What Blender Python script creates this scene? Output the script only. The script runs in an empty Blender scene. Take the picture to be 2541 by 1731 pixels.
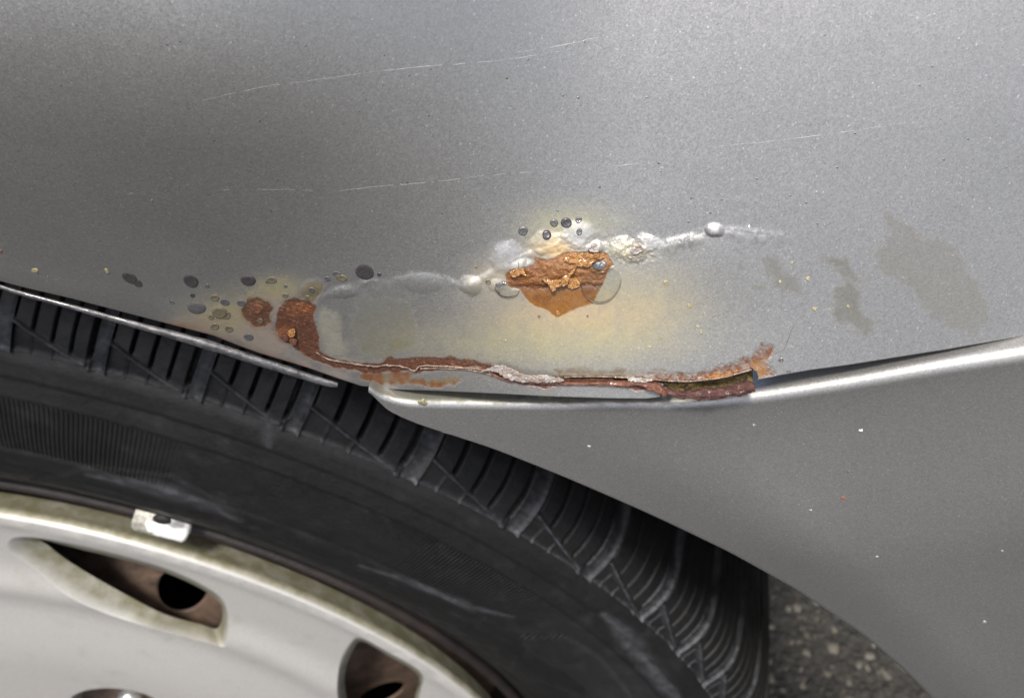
import bpy, bmesh, math, random
import numpy as np
from mathutils import Matrix, Vector
from mathutils.geometry import delaunay_2d_cdt

# ---------------------------------------------------------------- camera, world, sun, exposure
SC = bpy.context.scene
COL = SC.collection
W, H, F = 2541.0, 1731.0, 1.05
CAM = np.array([0.216005, -0.173430, 0.527598])
PITCH, YAW, ROLL = 0.876609, -0.109548, 0.012311
def cam_axes():
    ca, sa, cb, sb = math.cos(PITCH), math.sin(PITCH), math.cos(YAW), math.sin(YAW)
    f = np.array([sb*ca, cb*ca, -sa]); r = np.array([cb, -sb, 0.0]); u = np.cross(r, f)
    c, s = math.cos(ROLL), math.sin(ROLL)
    return c*r + s*u, -s*r + c*u, f
AR, AU, AF = cam_axes()
cam_data = bpy.data.cameras.new('camera'); cam = bpy.data.objects.new('camera', cam_data); COL.objects.link(cam)
cam_data.sensor_width = 36.0; cam_data.lens = 36.0*F
cam_data.clip_start = 0.005; cam_data.clip_end = 400.0
M = Matrix.Identity(4)
for i in range(3):
    M[i][0], M[i][1], M[i][2], M[i][3] = AR[i], AU[i], -AF[i], CAM[i]
cam.matrix_world = M
cam_data.dof.use_dof = True; cam_data.dof.focus_distance = 0.205; cam_data.dof.aperture_fstop = 30.0
SC.camera = cam

SUN_EL, SUN_AZ = math.radians(67), math.radians(-6)      # azimuth: from straight in front of the panel towards the car's rear (+x)
world = bpy.data.worlds.new('World'); SC.world = world; world.use_nodes = True
wn = world.node_tree; bg = wn.nodes['Background']
sky = wn.nodes.new('ShaderNodeTexSky'); sky.sky_type = 'NISHITA'; sky.sun_disc = False
sun_dir = Vector((math.sin(SUN_AZ)*math.cos(SUN_EL), -math.cos(SUN_AZ)*math.cos(SUN_EL), math.sin(SUN_EL)))
sky.sun_elevation = SUN_EL
sky.sun_rotation = math.atan2(sun_dir.x, sun_dir.y)
sky.air_density = .8; sky.dust_density = 4.0; sky.ozone_density = 0.6
wn.links.new(sky.outputs[0], bg.inputs[0]); bg.inputs[1].default_value = 0.12
sl = bpy.data.lights.new('sun', 'SUN'); sl.energy = 2.6; sl.angle = math.radians(7); sl.color = (1.0, 0.96, 0.9)
so = bpy.data.objects.new('sun', sl); COL.objects.link(so)
so.rotation_euler = sun_dir.to_track_quat('Z', 'Y').to_euler()
vs = SC.view_settings
vs.view_transform = 'Standard'; vs.look = 'None'; vs.gamma = 1.0; vs.exposure = 1.02; vs.use_curve_mapping = False
SC.cycles.use_denoising = True

random.seed(4)
RNG = np.random.default_rng(7)
R_TYRE = 0.3185
GZ = -R_TYRE                      # ground height; the wheel's axle is the origin, x towards the rear, -y outwards

# ---------------------------------------------------------------- numeric helpers
def rays(uv):
    uv = np.atleast_2d(np.asarray(uv, float))
    return AF + AR*((uv[:, :1]-W/2)/(F*W)) - AU*((uv[:, 1:]-H/2)/(F*W))
def on_plane(uv, p0, n):
    d = rays(uv); n = np.asarray(n, float)
    t = ((np.asarray(p0)-CAM)@n)/(d@n)
    return CAM + d*t[:, None]
def on_y(uv, y): return on_plane(uv, (0, y, 0), (0, 1, 0))
def sstep(a, b, x):
    t = np.clip((x-a)/(b-a), 0, 1); return t*t*(3-2*t)
_perm = np.random.default_rng(1).random((256, 256))
def vnoise(x, y):
    xi = np.floor(x).astype(int); yi = np.floor(y).astype(int); fx = x-xi; fy = y-yi
    fx = fx*fx*(3-2*fx); fy = fy*fy*(3-2*fy)
    a = _perm[xi & 255, yi & 255]; b = _perm[(xi+1) & 255, yi & 255]; c = _perm[xi & 255, (yi+1) & 255]; d = _perm[(xi+1) & 255, (yi+1) & 255]
    return (a*(1-fx)+b*fx)*(1-fy)+(c*(1-fx)+d*fx)*fy
def fbm(x, y, o=4):
    s = 0; a = .5; t = 0
    for k in range(o):
        s = s + a*vnoise(x*2**k+17.3*k, y*2**k+9.1*k); t += a; a *= .55
    return s/t - .5
def smooth_closed(pts, n=6):
    P = np.asarray(pts, float); m = len(P); out = []
    for i in range(m):
        p0, p1, p2, p3 = P[i-1], P[i], P[(i+1) % m], P[(i+2) % m]
        for k in range(n):
            t = k/n
            out.append(.5*((2*p1)+(p2-p0)*t+(2*p0-5*p1+4*p2-p3)*t*t+(3*p1-p0-3*p2+p3)*t**3))
    return np.array(out)
def smooth_open(pts, n=8):
    P = np.asarray(pts, float); P = np.vstack([2*P[0]-P[1], P, 2*P[-1]-P[-2]]); out = []
    for i in range(1, len(P)-2):
        p0, p1, p2, p3 = P[i-1:i+3]
        for k in range(n):
            t = k/n
            out.append(.5*((2*p1)+(p2-p0)*t+(2*p0-5*p1+4*p2-p3)*t*t+(3*p1-p0-3*p2+p3)*t**3))
    out.append(P[-2]); return np.array(out)
def seg_dist(U, V, pts, closed=False):
    """unsigned distance to a polyline and the running fraction along it"""
    P = np.asarray(pts, float)
    if closed: P = np.vstack([P, P[:1]])
    best = np.full(U.shape, 1e9); frac = np.zeros(U.shape); L = np.r_[0, np.cumsum(np.linalg.norm(np.diff(P, axis=0), axis=1))]
    for i in range(len(P)-1):
        a, b = P[i], P[i+1]; ab = b-a; l2 = ab@ab+1e-9
        t = np.clip(((U-a[0])*ab[0]+(V-a[1])*ab[1])/l2, 0, 1)
        d = np.hypot(U-a[0]-t*ab[0], V-a[1]-t*ab[1]); m = d < best
        best = np.where(m, d, best); frac = np.where(m, (L[i]+t*(L[i+1]-L[i]))/L[-1], frac)
    return best, frac
def poly_sd(U, V, pts):
    """signed distance in px, positive inside"""
    P = np.asarray(pts, float); d, _ = seg_dist(U, V, P, True)
    ins = np.zeros(U.shape, bool); j = len(P)-1
    for i in range(len(P)):
        c = ((P[i, 1] > V) != (P[j, 1] > V)) & (U < (P[j, 0]-P[i, 0])*(V-P[i, 1])/(P[j, 1]-P[i, 1]+1e-12)+P[i, 0])
        ins ^= c; j = i
    return np.where(ins, d, -d)

# ---------------------------------------------------------------- object helpers
def mesh_obj(name, verts, faces, mat, parent=None, smooth=True, attrs=None):
    me = bpy.data.meshes.new(name)
    me.from_pydata([tuple(v) for v in verts], [], [tuple(f) for f in faces])
    return link(name, me, mat, parent, smooth, attrs)
def link(name, me, mat, parent=None, smooth=True, attrs=None):
    if smooth: me.polygons.foreach_set('use_smooth', np.ones(len(me.polygons), bool))
    for k, v in (attrs or {}).items():
        v = np.asarray(v, np.float32)
        if v.ndim == 2:
            a = me.attributes.new(k, 'FLOAT_COLOR', 'POINT'); a.data.foreach_set('color', v.ravel())
        else:
            a = me.attributes.new(k, 'FLOAT', 'POINT'); a.data.foreach_set('value', v)
    me.update()
    o = bpy.data.objects.new(name, me); COL.objects.link(o)
    if mat: me.materials.append(mat)
    if parent: o.parent = parent; o.matrix_parent_inverse = parent.matrix_world.inverted()
    return o
def grid_obj(name, P, mat, parent=None, keep=None, attrs=None, closed_u=False):
    """P: (rows, cols, 3) array"""
    n, m = P.shape[:2]
    idx = np.arange(n*m).reshape(n, m)
    if closed_u: idx = np.hstack([idx, idx[:, :1]])
    q = np.stack([idx[:-1, :-1], idx[:-1, 1:], idx[1:, 1:], idx[1:, :-1]], -1).reshape(-1, 4)
    if keep is not None:
        q = q[keep.reshape(-1)[q].all(1)]
    me = bpy.data.meshes.new(name)
    me.vertices.add(n*m); me.vertices.foreach_set('co', P.reshape(-1).astype(np.float32))
    me.loops.add(len(q)*4); me.loops.foreach_set('vertex_index', q.ravel().astype(np.int32))
    me.polygons.add(len(q)); me.polygons.foreach_set('loop_start', np.arange(0, len(q)*4, 4, dtype=np.int32))
    me.update(calc_edges=True); me.validate()
    at = {k: (v.reshape(-1, 4) if v.ndim == 3 else v.ravel()) for k, v in (attrs or {}).items()}
    return link(name, me, mat, parent, True, at)
def empty(name, loc, parent=None):
    o = bpy.data.objects.new(name, None); COL.objects.link(o); o.location = loc
    o.empty_display_size = .05
    if parent: o.parent = parent; o.matrix_parent_inverse = parent.matrix_world.inverted()
    bpy.context.view_layer.update()
    return o
def tube(path, radii, nseg=10, squash=1.0, lump=0, lfreq=300, seed=0, upv=(0, 0, 1)):
    """sweep along a 3-D path; returns (rows, cols, 3)"""
    P = np.asarray(path, float); T = np.gradient(P, axis=0); T /= np.linalg.norm(T, axis=1)[:, None]
    A = np.cross(T, np.asarray(upv, float)); A /= np.linalg.norm(A, axis=1)[:, None]; B = np.cross(A, T)
    a = np.linspace(0, 2*math.pi, nseg, endpoint=False); rad = np.broadcast_to(np.asarray(radii, float), (len(P),))
    s = np.r_[0, np.cumsum(np.linalg.norm(np.diff(P, axis=0), axis=1))]
    out = np.zeros((len(P), nseg, 3))
    for k, t in enumerate(a):
        rr = rad*(1+lump*2*fbm(s*lfreq+seed*7.7, np.full(len(s), 3+2.2*math.cos(t)+seed)+1.7*math.sin(t), 3))
        out[:, k] = P + A*(rr*squash*math.cos(t))[:, None] + B*(rr*math.sin(t))[:, None]
    return out

# ---------------------------------------------------------------- materials
def new_mat(name):
    m = bpy.data.materials.new(name); m.use_nodes = True
    nt = m.node_tree; return m, nt, nt.nodes['Principled BSDF']
class NT:
    def __init__(s, nt): s.t = nt
    def n(s, typ, **kw):
        x = s.t.nodes.new(typ)
        for k, v in kw.items():
            if k.startswith('i_'):
                x.inputs[int(k[2:])].default_value = v
            else: setattr(x, k, v)
        return x
    def l(s, a, b): s.t.links.new(a, b)
    def math(s, op, a, b=None, c=None, clamp=False):
        x = s.t.nodes.new('ShaderNodeMath'); x.operation = op; x.use_clamp = clamp
        for i, v in enumerate((a, b, c)):
            if v is None: continue
            if isinstance(v, (int, float)): x.inputs[i].default_value = v
            else: s.l(v, x.inputs[i])
        return x.outputs[0]
    def mix(s, fac, a, b, blend='MIX'):
        x = s.t.nodes.new('ShaderNodeMix'); x.data_type = 'RGBA'; x.blend_type = blend
        for i, v in ((0, fac), (6, a), (7, b)):
            if isinstance(v, (int, float)): x.inputs[i].default_value = v
            elif isinstance(v, tuple): x.inputs[i].default_value = (*v, 1) if len(v) == 3 else v
            else: s.l(v, x.inputs[i])
        return x.outputs[2]
    def noise(s, scale, detail=3, rough=.55, vec=None, out=0):
        x = s.n('ShaderNodeTexNoise'); x.inputs['Scale'].default_value = scale; x.inputs['Detail'].default_value = detail; x.inputs['Roughness'].default_value = rough
        s.l(vec or s.geo(), x.inputs['Vector']); return x.outputs[out]
    def geo(s):
        if not hasattr(s, '_g'): s._g = s.n('ShaderNodeTexCoord').outputs['Object']
        return s._g
    def attr(s, name, out='Color'):
        return s.n('ShaderNodeAttribute', attribute_name=name).outputs[out]
    def ramp(s, v, a, b):
        return s.n_map(v, a, b)
    def n_map(s, v, a, b, c=0., d=1.):
        x = s.t.nodes.new('ShaderNodeMapRange'); x.inputs[1].default_value = a; x.inputs[2].default_value = b; x.inputs[3].default_value = c; x.inputs[4].default_value = d
        s.l(v, x.inputs[0]); return x.outputs[0]
    def bump(s, h, strength, dist, normal=None):
        x = s.n('ShaderNodeBump'); x.inputs['Strength'].default_value = strength; x.inputs['Distance'].default_value = dist
        s.l(h, x.inputs['Height'])
        if normal is not None: s.l(normal, x.inputs['Normal'])
        return x.outputs[0]

PAINT = (.266, .264, .254)
def paint_mat(name, rusty):
    m, nt, b = new_mat(name); q = NT(nt)
    vor = q.n('ShaderNodeTexVoronoi'); vor.inputs['Scale'].default_value = 4000; q.l(q.geo(), vor.inputs['Vector'])
    sep = q.n('ShaderNodeSeparateColor'); q.l(vor.outputs['Color'], sep.inputs[0])
    flake = q.n_map(sep.outputs[0], 0, 1, .88, 1.12)
    spark = q.n_map(sep.outputs[1], .988, 1.0, 0, .55)
    grain = q.n_map(q.noise(1500, 2), .3, .7, .96, 1.04)
    broad = q.n_map(q.noise(38, 3), .3, .7, .96, 1.04)
    k = q.math('MULTIPLY', q.math('MULTIPLY', flake, grain), broad)
    k = q.math('ADD', k, spark)
    comb = q.n('ShaderNodeCombineColor')
    for i in range(3): q.l(k, comb.inputs[i])
    col = q.mix(1.0, PAINT, comb.outputs[0], 'MULTIPLY')
    nrm = q.n('ShaderNodeVectorMath', operation='MULTIPLY_ADD')
    q.l(vor.outputs['Color'], nrm.inputs[0]); nrm.inputs[1].default_value = ((.11 if rusty else .05),)*3
    off = q.n('ShaderNodeVectorMath', operation='ADD'); off.inputs[1].default_value = ((-.055 if rusty else -.025),)*3
    q.l(q.n('ShaderNodeNewGeometry').outputs['Normal'], off.inputs[0]); q.l(off.outputs[0], nrm.inputs[2])
    nn = q.n('ShaderNodeVectorMath', operation='NORMALIZE'); q.l(nrm.outputs[0], nn.inputs[0])
    b.inputs['Metallic'].default_value = .72; b.inputs['Roughness'].default_value = .43
    b.inputs['Coat Weight'].default_value = .25; b.inputs['Coat Roughness'].default_value = .22
    if rusty:
        rc = q.attr('stain'); ra = q.attr('stain', 'Alpha'); wet = q.attr('wet', 'Fac'); crust = q.attr('crust', 'Fac')
        tn = q.n_map(q.noise(900, 5, .65), .25, .75, .55, 1.45)
        tn2 = q.n_map(q.noise(2600, 3), .3, .7, .8, 1.2)
        tt = q.math('ADD', 1.0, q.math('MULTIPLY', q.math('SUBTRACT', q.math('MULTIPLY', tn, tn2), 1.0), q.math('ADD', .25, q.math('MULTIPLY', crust, .75))))
        cc = q.n('ShaderNodeCombineColor')
        for i in range(3): q.l(tt, cc.inputs[i])
        rcol = q.mix(1.0, rc, cc.outputs[0], 'MULTIPLY')
        tan = q.math('MULTIPLY', q.n_map(q.noise(1300, 4, .6), .56, .70), q.math('MULTIPLY', crust, .55), clamp=True)
        rcol = q.mix(tan, rcol, (.42, .25, .12))
        pit = q.math('MULTIPLY', q.n_map(q.noise(1000, 4, .6), .44, .34), q.math('MULTIPLY', crust, .7), clamp=True)
        rcol = q.mix(pit, rcol, (.035, .014, .008))
        # thin stain lets the flakes show through
        col2 = q.mix(ra, col, rcol)
        q.l(col2, b.inputs['Base Color'])
        q.l(q.math('MULTIPLY', q.math('SUBTRACT', 1.0, ra, clamp=True), .72), b.inputs['Metallic'])
        q.l(q.math('SUBTRACT', q.math('ADD', .43, q.math('MULTIPLY', crust, .25)), q.math('MULTIPLY', wet, .36), clamp=True), b.inputs['Roughness'])
        q.l(q.math('ADD', .25, q.math('MULTIPLY', q.math('SUBTRACT', wet, crust), .25), clamp=True), b.inputs['Coat Weight'])
        h = q.math('MULTIPLY', q.noise(1500, 5, .7), crust)
        q.l(q.bump(h, 1.0, .0006, nn.outputs[0]), b.inputs['Normal'])
    else:
        rc = q.attr('stain'); ra = q.attr('stain', 'Alpha')
        q.l(q.mix(ra, col, rc), b.inputs['Base Color'])
        q.l(q.math('MULTIPLY', q.math('SUBTRACT', 1.0, ra, clamp=True), .72), b.inputs['Metallic'])
        q.l(nn.outputs[0], b.inputs['Normal'])
    return m
def simple_mat(name, col, rough=.5, metal=0., nscale=0, namp=.3, bump=0., bscale=None, coat=0., col2=None, spec=.5):
    m, nt, b = new_mat(name); q = NT(nt)
    b.inputs['Roughness'].default_value = rough; b.inputs['Metallic'].default_value = metal; b.inputs['Coat Weight'].default_value = coat
    b.inputs['Specular IOR Level'].default_value = spec
    if nscale:
        f = q.n_map(q.noise(nscale, 5, .6), .28, .72)
        c2 = col2 or tuple(min(1, c*(1+namp)) for c in col)
        c1 = col if col2 else tuple(c*(1-namp) for c in col)
        q.l(q.mix(f, c1, c2), b.inputs['Base Color'])
    else: b.inputs['Base Color'].default_value = (*col, 1)
    if bump: q.l(q.bump(q.noise(bscale or nscale, 5, .65), 1.0, bump), b.inputs['Normal'])
    return m
MAT = {}
MAT['fender'] = paint_mat('rusty metallic paint', True)
MAT['bumper'] = paint_mat('grey metallic paint', False)
MAT['scratch'] = simple_mat('scratched clear coat', (.42, .42, .41), .42, .5, 2500, .35)
MAT['hair'] = simple_mat('hairline crack', (.06, .055, .05), .7, 0, 2500, .3)
MAT['blister'] = simple_mat('dark lifted paint', (.05, .045, .048), .28, .2, 2200, .35, .00006, 2600, .3)
MAT['blister_grey'] = simple_mat('grey lifted paint', (.10, .10, .098), .3, .3, 2200, .35, .00008, 2600, .3)
MAT['blister_olive'] = simple_mat('olive lifted paint', (.16, .14, .08), .35, .2, 1600, .5, .0001, 2400, .3, (.10, .09, .07))
MAT['rust_dark'] = simple_mat('dark crusted rust', (.024, .009, .008), .5, 0, 800, .5, .0009, 1300, .15, (.115, .040, .028))
MAT['rust_red'] = simple_mat('red brown rust', (.06, .02, .010), .45, 0, 1000, .5, .0006, 1800, .25, (.21, .08, .045))
MAT['rust_gold'] = simple_mat('orange flaking rust', (.15, .05, .010), .22, .1, 1500, .5, .0006, 2600, .6, (.55, .29, .09))
MAT['torn'] = simple_mat('torn paint and rust', (.09, .03, .015), .3, .1, 1100, .5, .0006, 2600, .3, (.46, .36, .28))
MAT['rust_yellow'] = simple_mat('yellow inner rust', (.016, .010, .004), .6, 0, 700, .5, .0008, 900, 0, (.15, .10, .025))
MAT['peel'] = simple_mat('peeled pale primer', (.16, .11, .075), .42, .1, 420, .3, .0001, 1600, .1, (.28, .275, .265))
MAT['lip'] = simple_mat('worn black flange', (.008, .008, .008), .2, .2, 420, .4, .00035, 900, .5, (.11, .11, .115))
MAT['liner'] = simple_mat('black wheel housing', (.012, .012, .012), .8, 0, 120, .4)
MAT['speck'] = simple_mat('yellow speck', (.16, .13, .06), .35, .1, 3000, .5, .0004, 2800, .2, (.50, .44, .25))
MAT['speck_orange'] = simple_mat('orange speck', (.17, .075, .035), .5, 0, 2500, .4)
MAT['speck_white'] = simple_mat('white speck', (.8, .8, .8), .4, 0)
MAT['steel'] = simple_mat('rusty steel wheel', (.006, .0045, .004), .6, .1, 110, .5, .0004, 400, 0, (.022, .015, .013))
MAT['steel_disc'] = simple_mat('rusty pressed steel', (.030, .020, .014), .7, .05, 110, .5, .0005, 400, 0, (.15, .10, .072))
MAT['weight'] = simple_mat('white coated lead', (.62, .61, .56), .45, 0, 160, .2, .0003, 500, 0, (.78, .77, .72))
MAT['nut'] = simple_mat('polished nut', (.70, .70, .70), .22, .9)
MAT['drum'] = simple_mat('dark brake drum', (.012, .010, .009), .7, .2, 60, .4)

def rubber_mat():
    m, nt, b = new_mat('tyre rubber'); q = NT(nt)
    base = q.mix(q.n_map(q.noise(55, 6, .65), .3, .7), (.0038, .0038, .0040), (.0085, .0085, .0085))
    fine = q.mix(q.n_map(q.noise(700, 4, .6), .35, .65), base, (.016, .0158, .015))
    col = q.mix(.35, base, fine)
    sc = q.attr('scuff', 'Fac'); sn = q.n_map(q.noise(260, 6, .7), .35, .62, .35, 1)
    col = q.mix(q.math('MULTIPLY', sc, sn, clamp=True), col, (.062, .064, .070))
    q.l(col, b.inputs['Base Color']); b.inputs['Specular IOR Level'].default_value = .25
    q.l(q.n_map(q.noise(140, 4), .3, .7, .48, .66), b.inputs['Roughness'])
    h = q.noise(900, 4, .6)
    # moulded fine ribbing: radial serration where the rib attribute says so
    sep = q.n('ShaderNodeSeparateXYZ'); q.l(q.geo(), sep.inputs[0])
    ang = q.math('ARCTAN2', sep.outputs[0], sep.outputs[2])
    rib = q.math('MULTIPLY', q.math('SINE', q.math('MULTIPLY', ang, 1250.0)), q.attr('rib', 'Fac'))
    n1 = q.bump(h, .5, .0004)
    q.l(q.bump(rib, 1.0, .00035, n1), b.inputs['Normal'])
    return m
MAT['rubber'] = rubber_mat()
def cover_mat():
    m, nt, b = new_mat('silver wheel cover'); q = NT(nt)
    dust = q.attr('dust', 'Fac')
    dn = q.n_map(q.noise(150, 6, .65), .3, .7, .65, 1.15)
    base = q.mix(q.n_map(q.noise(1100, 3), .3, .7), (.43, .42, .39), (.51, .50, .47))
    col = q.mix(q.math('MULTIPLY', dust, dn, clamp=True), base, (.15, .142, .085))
    fl = q.n_map(q.noise(70, 7, .72), .66, .76)
    col = q.mix(q.math('MULTIPLY', fl, .4), col, (.25, .23, .16))
    q.l(col, b.inputs['Base Color']); b.inputs['Metallic'].default_value = .25
    q.l(q.n_map(dust, 0, 1, .36, .6), b.inputs['Roughness']); b.inputs['Coat Weight'].default_value = .15
    q.l(q.bump(q.noise(800, 3), .25, .0002), b.inputs['Normal'])
    return m
MAT['cover'] = cover_mat()
def asphalt_mat():
    m, nt, b = new_mat('asphalt'); q = NT(nt)
    v = q.n('ShaderNodeTexVoronoi'); v.inputs['Scale'].default_value = 120; q.l(q.geo(), v.inputs['Vector'])
    s = q.n('ShaderNodeSeparateColor'); q.l(v.outputs['Color'], s.inputs[0])
    c = q.mix(s.outputs[0], (.010, .0095, .0075), (.03, .028, .022))
    c = q.mix(q.n_map(s.outputs[1], .9, .95), c, (.16, .145, .115))
    c = q.mix(q.n_map(q.noise(6, 4), .3, .7), c, (.024, .0225, .019))
    q.l(c, b.inputs['Base Color']); b.inputs['Roughness'].default_value = .85
    h = q.math('SUBTRACT', 1.0, v.outputs['Distance'])
    q.l(q.bump(h, 1.0, .004, q.bump(q.noise(500, 4), .6, .002)), b.inputs['Normal'])
    return m
MAT['asphalt'] = asphalt_mat()
m, nt, b = new_mat('water'); q = NT(nt)
tr = q.n('ShaderNodeBsdfTransparent'); tr.inputs[0].default_value = (.93, .94, .93, 1)
gl = q.n('ShaderNodeBsdfGlossy'); gl.inputs['Roughness'].default_value = .06
fr = q.n('ShaderNodeFresnel'); fr.inputs['IOR'].default_value = 1.36
mx = q.n('ShaderNodeMixShader'); q.l(fr.outputs[0], mx.inputs[0]); q.l(tr.outputs[0], mx.inputs[1]); q.l(gl.outputs[0], mx.inputs[2])
q.l(mx.outputs[0], nt.nodes['Material Output'].inputs[0])
MAT['water'] = m

# ---------------------------------------------------------------- the setting: asphalt
def build_ground():
    g = mesh_obj('asphalt', [(-60, -60, GZ-.004), (60, -60, GZ-.004), (60, 60, GZ-.004), (-60, 60, GZ-.004)], [(0, 1, 2, 3)], MAT['asphalt'], None, False)
    g['kind'] = 'structure'; g['label'] = 'dark coarse asphalt under the car'; g['category'] = 'asphalt'
    # loose and half-bedded stones of the road surface where it shows between tyre and bumper
    n = 8000; tv = []; tf = []
    ico = bmesh.new(); bmesh.ops.create_icosphere(ico, subdivisions=1, radius=1.0)
    iv = np.array([v.co[:] for v in ico.verts]); jf = [tuple(v.index for v in f.verts) for f in ico.faces]; ico.free()
    xs = RNG.uniform(.28, .70, n); ys = RNG.uniform(0, .50, n); rr = RNG.gamma(5, .00036, n)+.0007
    mats = RNG.integers(0, 4, n)
    allv = []; allf = []; mi = []
    for i in range(n):
        a = RNG.uniform(0, 6.28); c, s = math.cos(a), math.sin(a)
        v = iv*(1+RNG.uniform(-.25, .25, (len(iv), 1)))*np.array([1.25, .9, .6])*rr[i]
        v = np.stack([v[:, 0]*c-v[:, 1]*s, v[:, 0]*s+v[:, 1]*c, v[:, 2]], 1)+np.array([xs[i], ys[i], GZ-.004+rr[i]*.15])
        k = len(iv)*i; allv.append(v); allf += [(a_+k, b_+k, c_+k) for a_, b_, c_ in jf]; mi += [int(mats[i])]*len(jf)
    o = mesh_obj('asphalt_stones', np.vstack(allv), allf, None, None, False)
    cols = [(.006, .0055, .004), (.011, .010, .008), (.02, .0185, .014), (.09, .084, .068)]
    for i, c in enumerate(cols): o.data.materials.append(simple_mat('road stone %d' % i, c, .7, 0, 300, .3))
    mi = np.array(mi); keepw = RNG.random(n) < .22
    mi = np.where((mi == 3) & ~np.repeat(keepw, len(jf)), 1, mi)
    o.data.polygons.foreach_set('material_index', mi.astype(np.int32))
    o['kind'] = 'stuff'; o['label'] = 'pale and dark stones bedded in the asphalt beside the tyre'; o['category'] = 'stones'
build_ground()

car = empty('car', (0, 0.2, GZ))
car['label'] = 'grey metallic car with rusted wheel arch, seen close above its rear wheel'; car['category'] = 'car'

# ---------------------------------------------------------------- quarter panel
Y_EDGE = -0.038
TILT = math.radians(14)
P_PIV = on_y([(1300, 965)], Y_EDGE)[0]
N_F = np.array([0, -math.cos(TILT), math.sin(TILT)])         # outward normal of the panel's chart plane
edge_pts = np.array([(-400, 625), (-200, 655), (0, 697), (65, 714), (181, 741), (302, 773), (387, 795), (452, 812), (529, 832), (600, 860), (645, 876), (725, 900), (779, 917), (847, 941), (896, 957), (973, 965),
                     (1100, 970), (1229, 976), (1358, 983), (1513, 988), (1600, 989), (1650, 984), (1732, 980), (1800, 968), (1862, 948), (1880, 940), (1900, 938), (1939, 930), (2016, 917), (2100, 906), (2353, 866), (2541, 832), (2750, 790), (3000, 735)], float)
def v_edge(u): return np.interp(u, edge_pts[:, 0], edge_pts[:, 1])
# body form as a height over the leaning chart plane: nearly upright flare over the arch, leaning in further up and towards the rear
_hh = np.linspace(-.6, 1.2, 1801)
def _form_table(hs, lean):
    a = np.radians(np.interp(_hh, hs, lean))-TILT; z = np.r_[0, np.cumsum(-np.tan(a[:-1])*np.diff(_hh))]; return z-np.interp(.02, _hh, z)
_FL = _form_table([0, .03, .046, .068, .088, .12, .5], [-15, -14, -8, 14, 30, 37, 39]); _FR = _form_table([0, .03, .06, .10, .14, .5], [27, 26, 26, 32, 35, 37])
def body_form(x, h):
    w = 1-sstep(.13, .222, x)
    return w*np.interp(h, _hh, _FL)+(1-w)*np.interp(h, _hh, _FR)-.02*sstep(.25, .6, x)
def chart(U, V):
    uv = np.stack([np.ravel(U), np.ravel(V)], 1); P = on_plane(uv, P_PIV, N_F)
    d = rays(uv); off = body_form(P[:, 0], P[:, 2]-P_PIV[2])
    t = ((P_PIV-CAM)@N_F+off)/(d@N_F)
    return CAM+d*t[:, None]

ridge = smooth_open([(782, 752), (800, 735), (835, 719), (870, 708), (915, 698), (960, 697), (1005, 681), (1055, 675), (1100, 686), (1140, 702), (1190, 690), (1260, 650), (1340, 620), (1440, 600), (1530, 612), (1610, 612), (1660, 600), (1715, 586), (1770, 569), (1830, 573), (1900, 582), (1990, 588)], 5)
blobs = [  # u, v, ru, rv, height mm
    (1435, 580, 42, 34, 1.0), (1370, 604, 62, 34, .9), (1262, 640, 46, 44, .9), (1170, 705, 30, 26, .8), (1545, 612, 42, 28, 1.0), (1575, 630, 34, 20, .7), (1600, 602, 34, 24, .8), (1488, 655, 30, 22, 1.1),
    (1772, 570, 26, 16, .9), (1400, 655, 70, 34, .8), (1300, 662, 34, 26, .9), (1480, 612, 20, 16, .7), (1230, 705, 22, 18, .5), (1455, 625, 50, 22, .6), (1340, 690, 60, 24, .5),
    (640, 772, 36, 32, .35), (725, 790, 48, 46, .5), (710, 830, 26, 22, .5), (780, 712, 34, 24, .4), (1050, 700, 60, 26, .3), (850, 722, 40, 16, .4), (545, 775, 22, 20, .3)]
P_C = [(1255, 681), (1270, 663), (1325, 652), (1327, 637), (1358, 642), (1397, 627), (1430, 622), (1482, 618), (1506, 629), (1523, 655), (1510, 668), (1503, 691), (1480, 732), (1472, 753), (1410, 772), (1381, 786), (1363, 771), (1322, 753), (1301, 737), (1288, 717), (1260, 706)]
P_A = [(601, 770), (615, 746), (637, 740), (668, 749), (679, 765), (671, 785), (676, 800), (658, 811), (632, 811), (617, 798), (606, 783)]
P_B = [(674, 800), (681, 806), (694, 765), (707, 746), (736, 741), (761, 744), (787, 759), (779, 785), (790, 821), (797, 868), (808, 878), (844, 891), (896, 901), (947, 901), (963, 888), (1030, 884), (1102, 886), (1152, 890), (1216, 903), (1222, 925), (1180, 914), (1100, 916), (1040, 924), (1005, 922), (947, 925), (906, 927), (870, 917), (818, 907), (779, 894), (741, 873), (720, 852), (694, 839), (686, 824)]
P_OL = [(741, 728), (756, 708), (779, 697), (818, 700), (806, 715), (795, 731), (784, 752), (760, 748), (738, 745)]
P_LOW = [(880, 940), (906, 926), (947, 924), (1005, 921), (1040, 926), (1020, 938), (1060, 942), (1118, 935), (1131, 925), (1149, 945), (1128, 957), (1076, 957), (999, 956), (921, 949)]
P_SEAM = [(1196, 912), (1216, 903), (1260, 922), (1300, 934), (1405, 930), (1549, 932), (1640, 940), (1650, 972), (1616, 963), (1578, 969), (1539, 958), (1436, 954), (1384, 955), (1353, 962), (1294, 954), (1255, 947), (1216, 932)]
P_LIP = [(1375, 918), (1450, 916), (1549, 921), (1624, 924), (1707, 930), (1771, 914), (1823, 905), (1861, 888), (1876, 868), (1892, 855), (1918, 863), (1913, 881), (1900, 899), (1923, 930), (1882, 940), (1861, 915), (1823, 928), (1758, 938), (1707, 944), (1549, 938), (1400, 935)]
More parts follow.
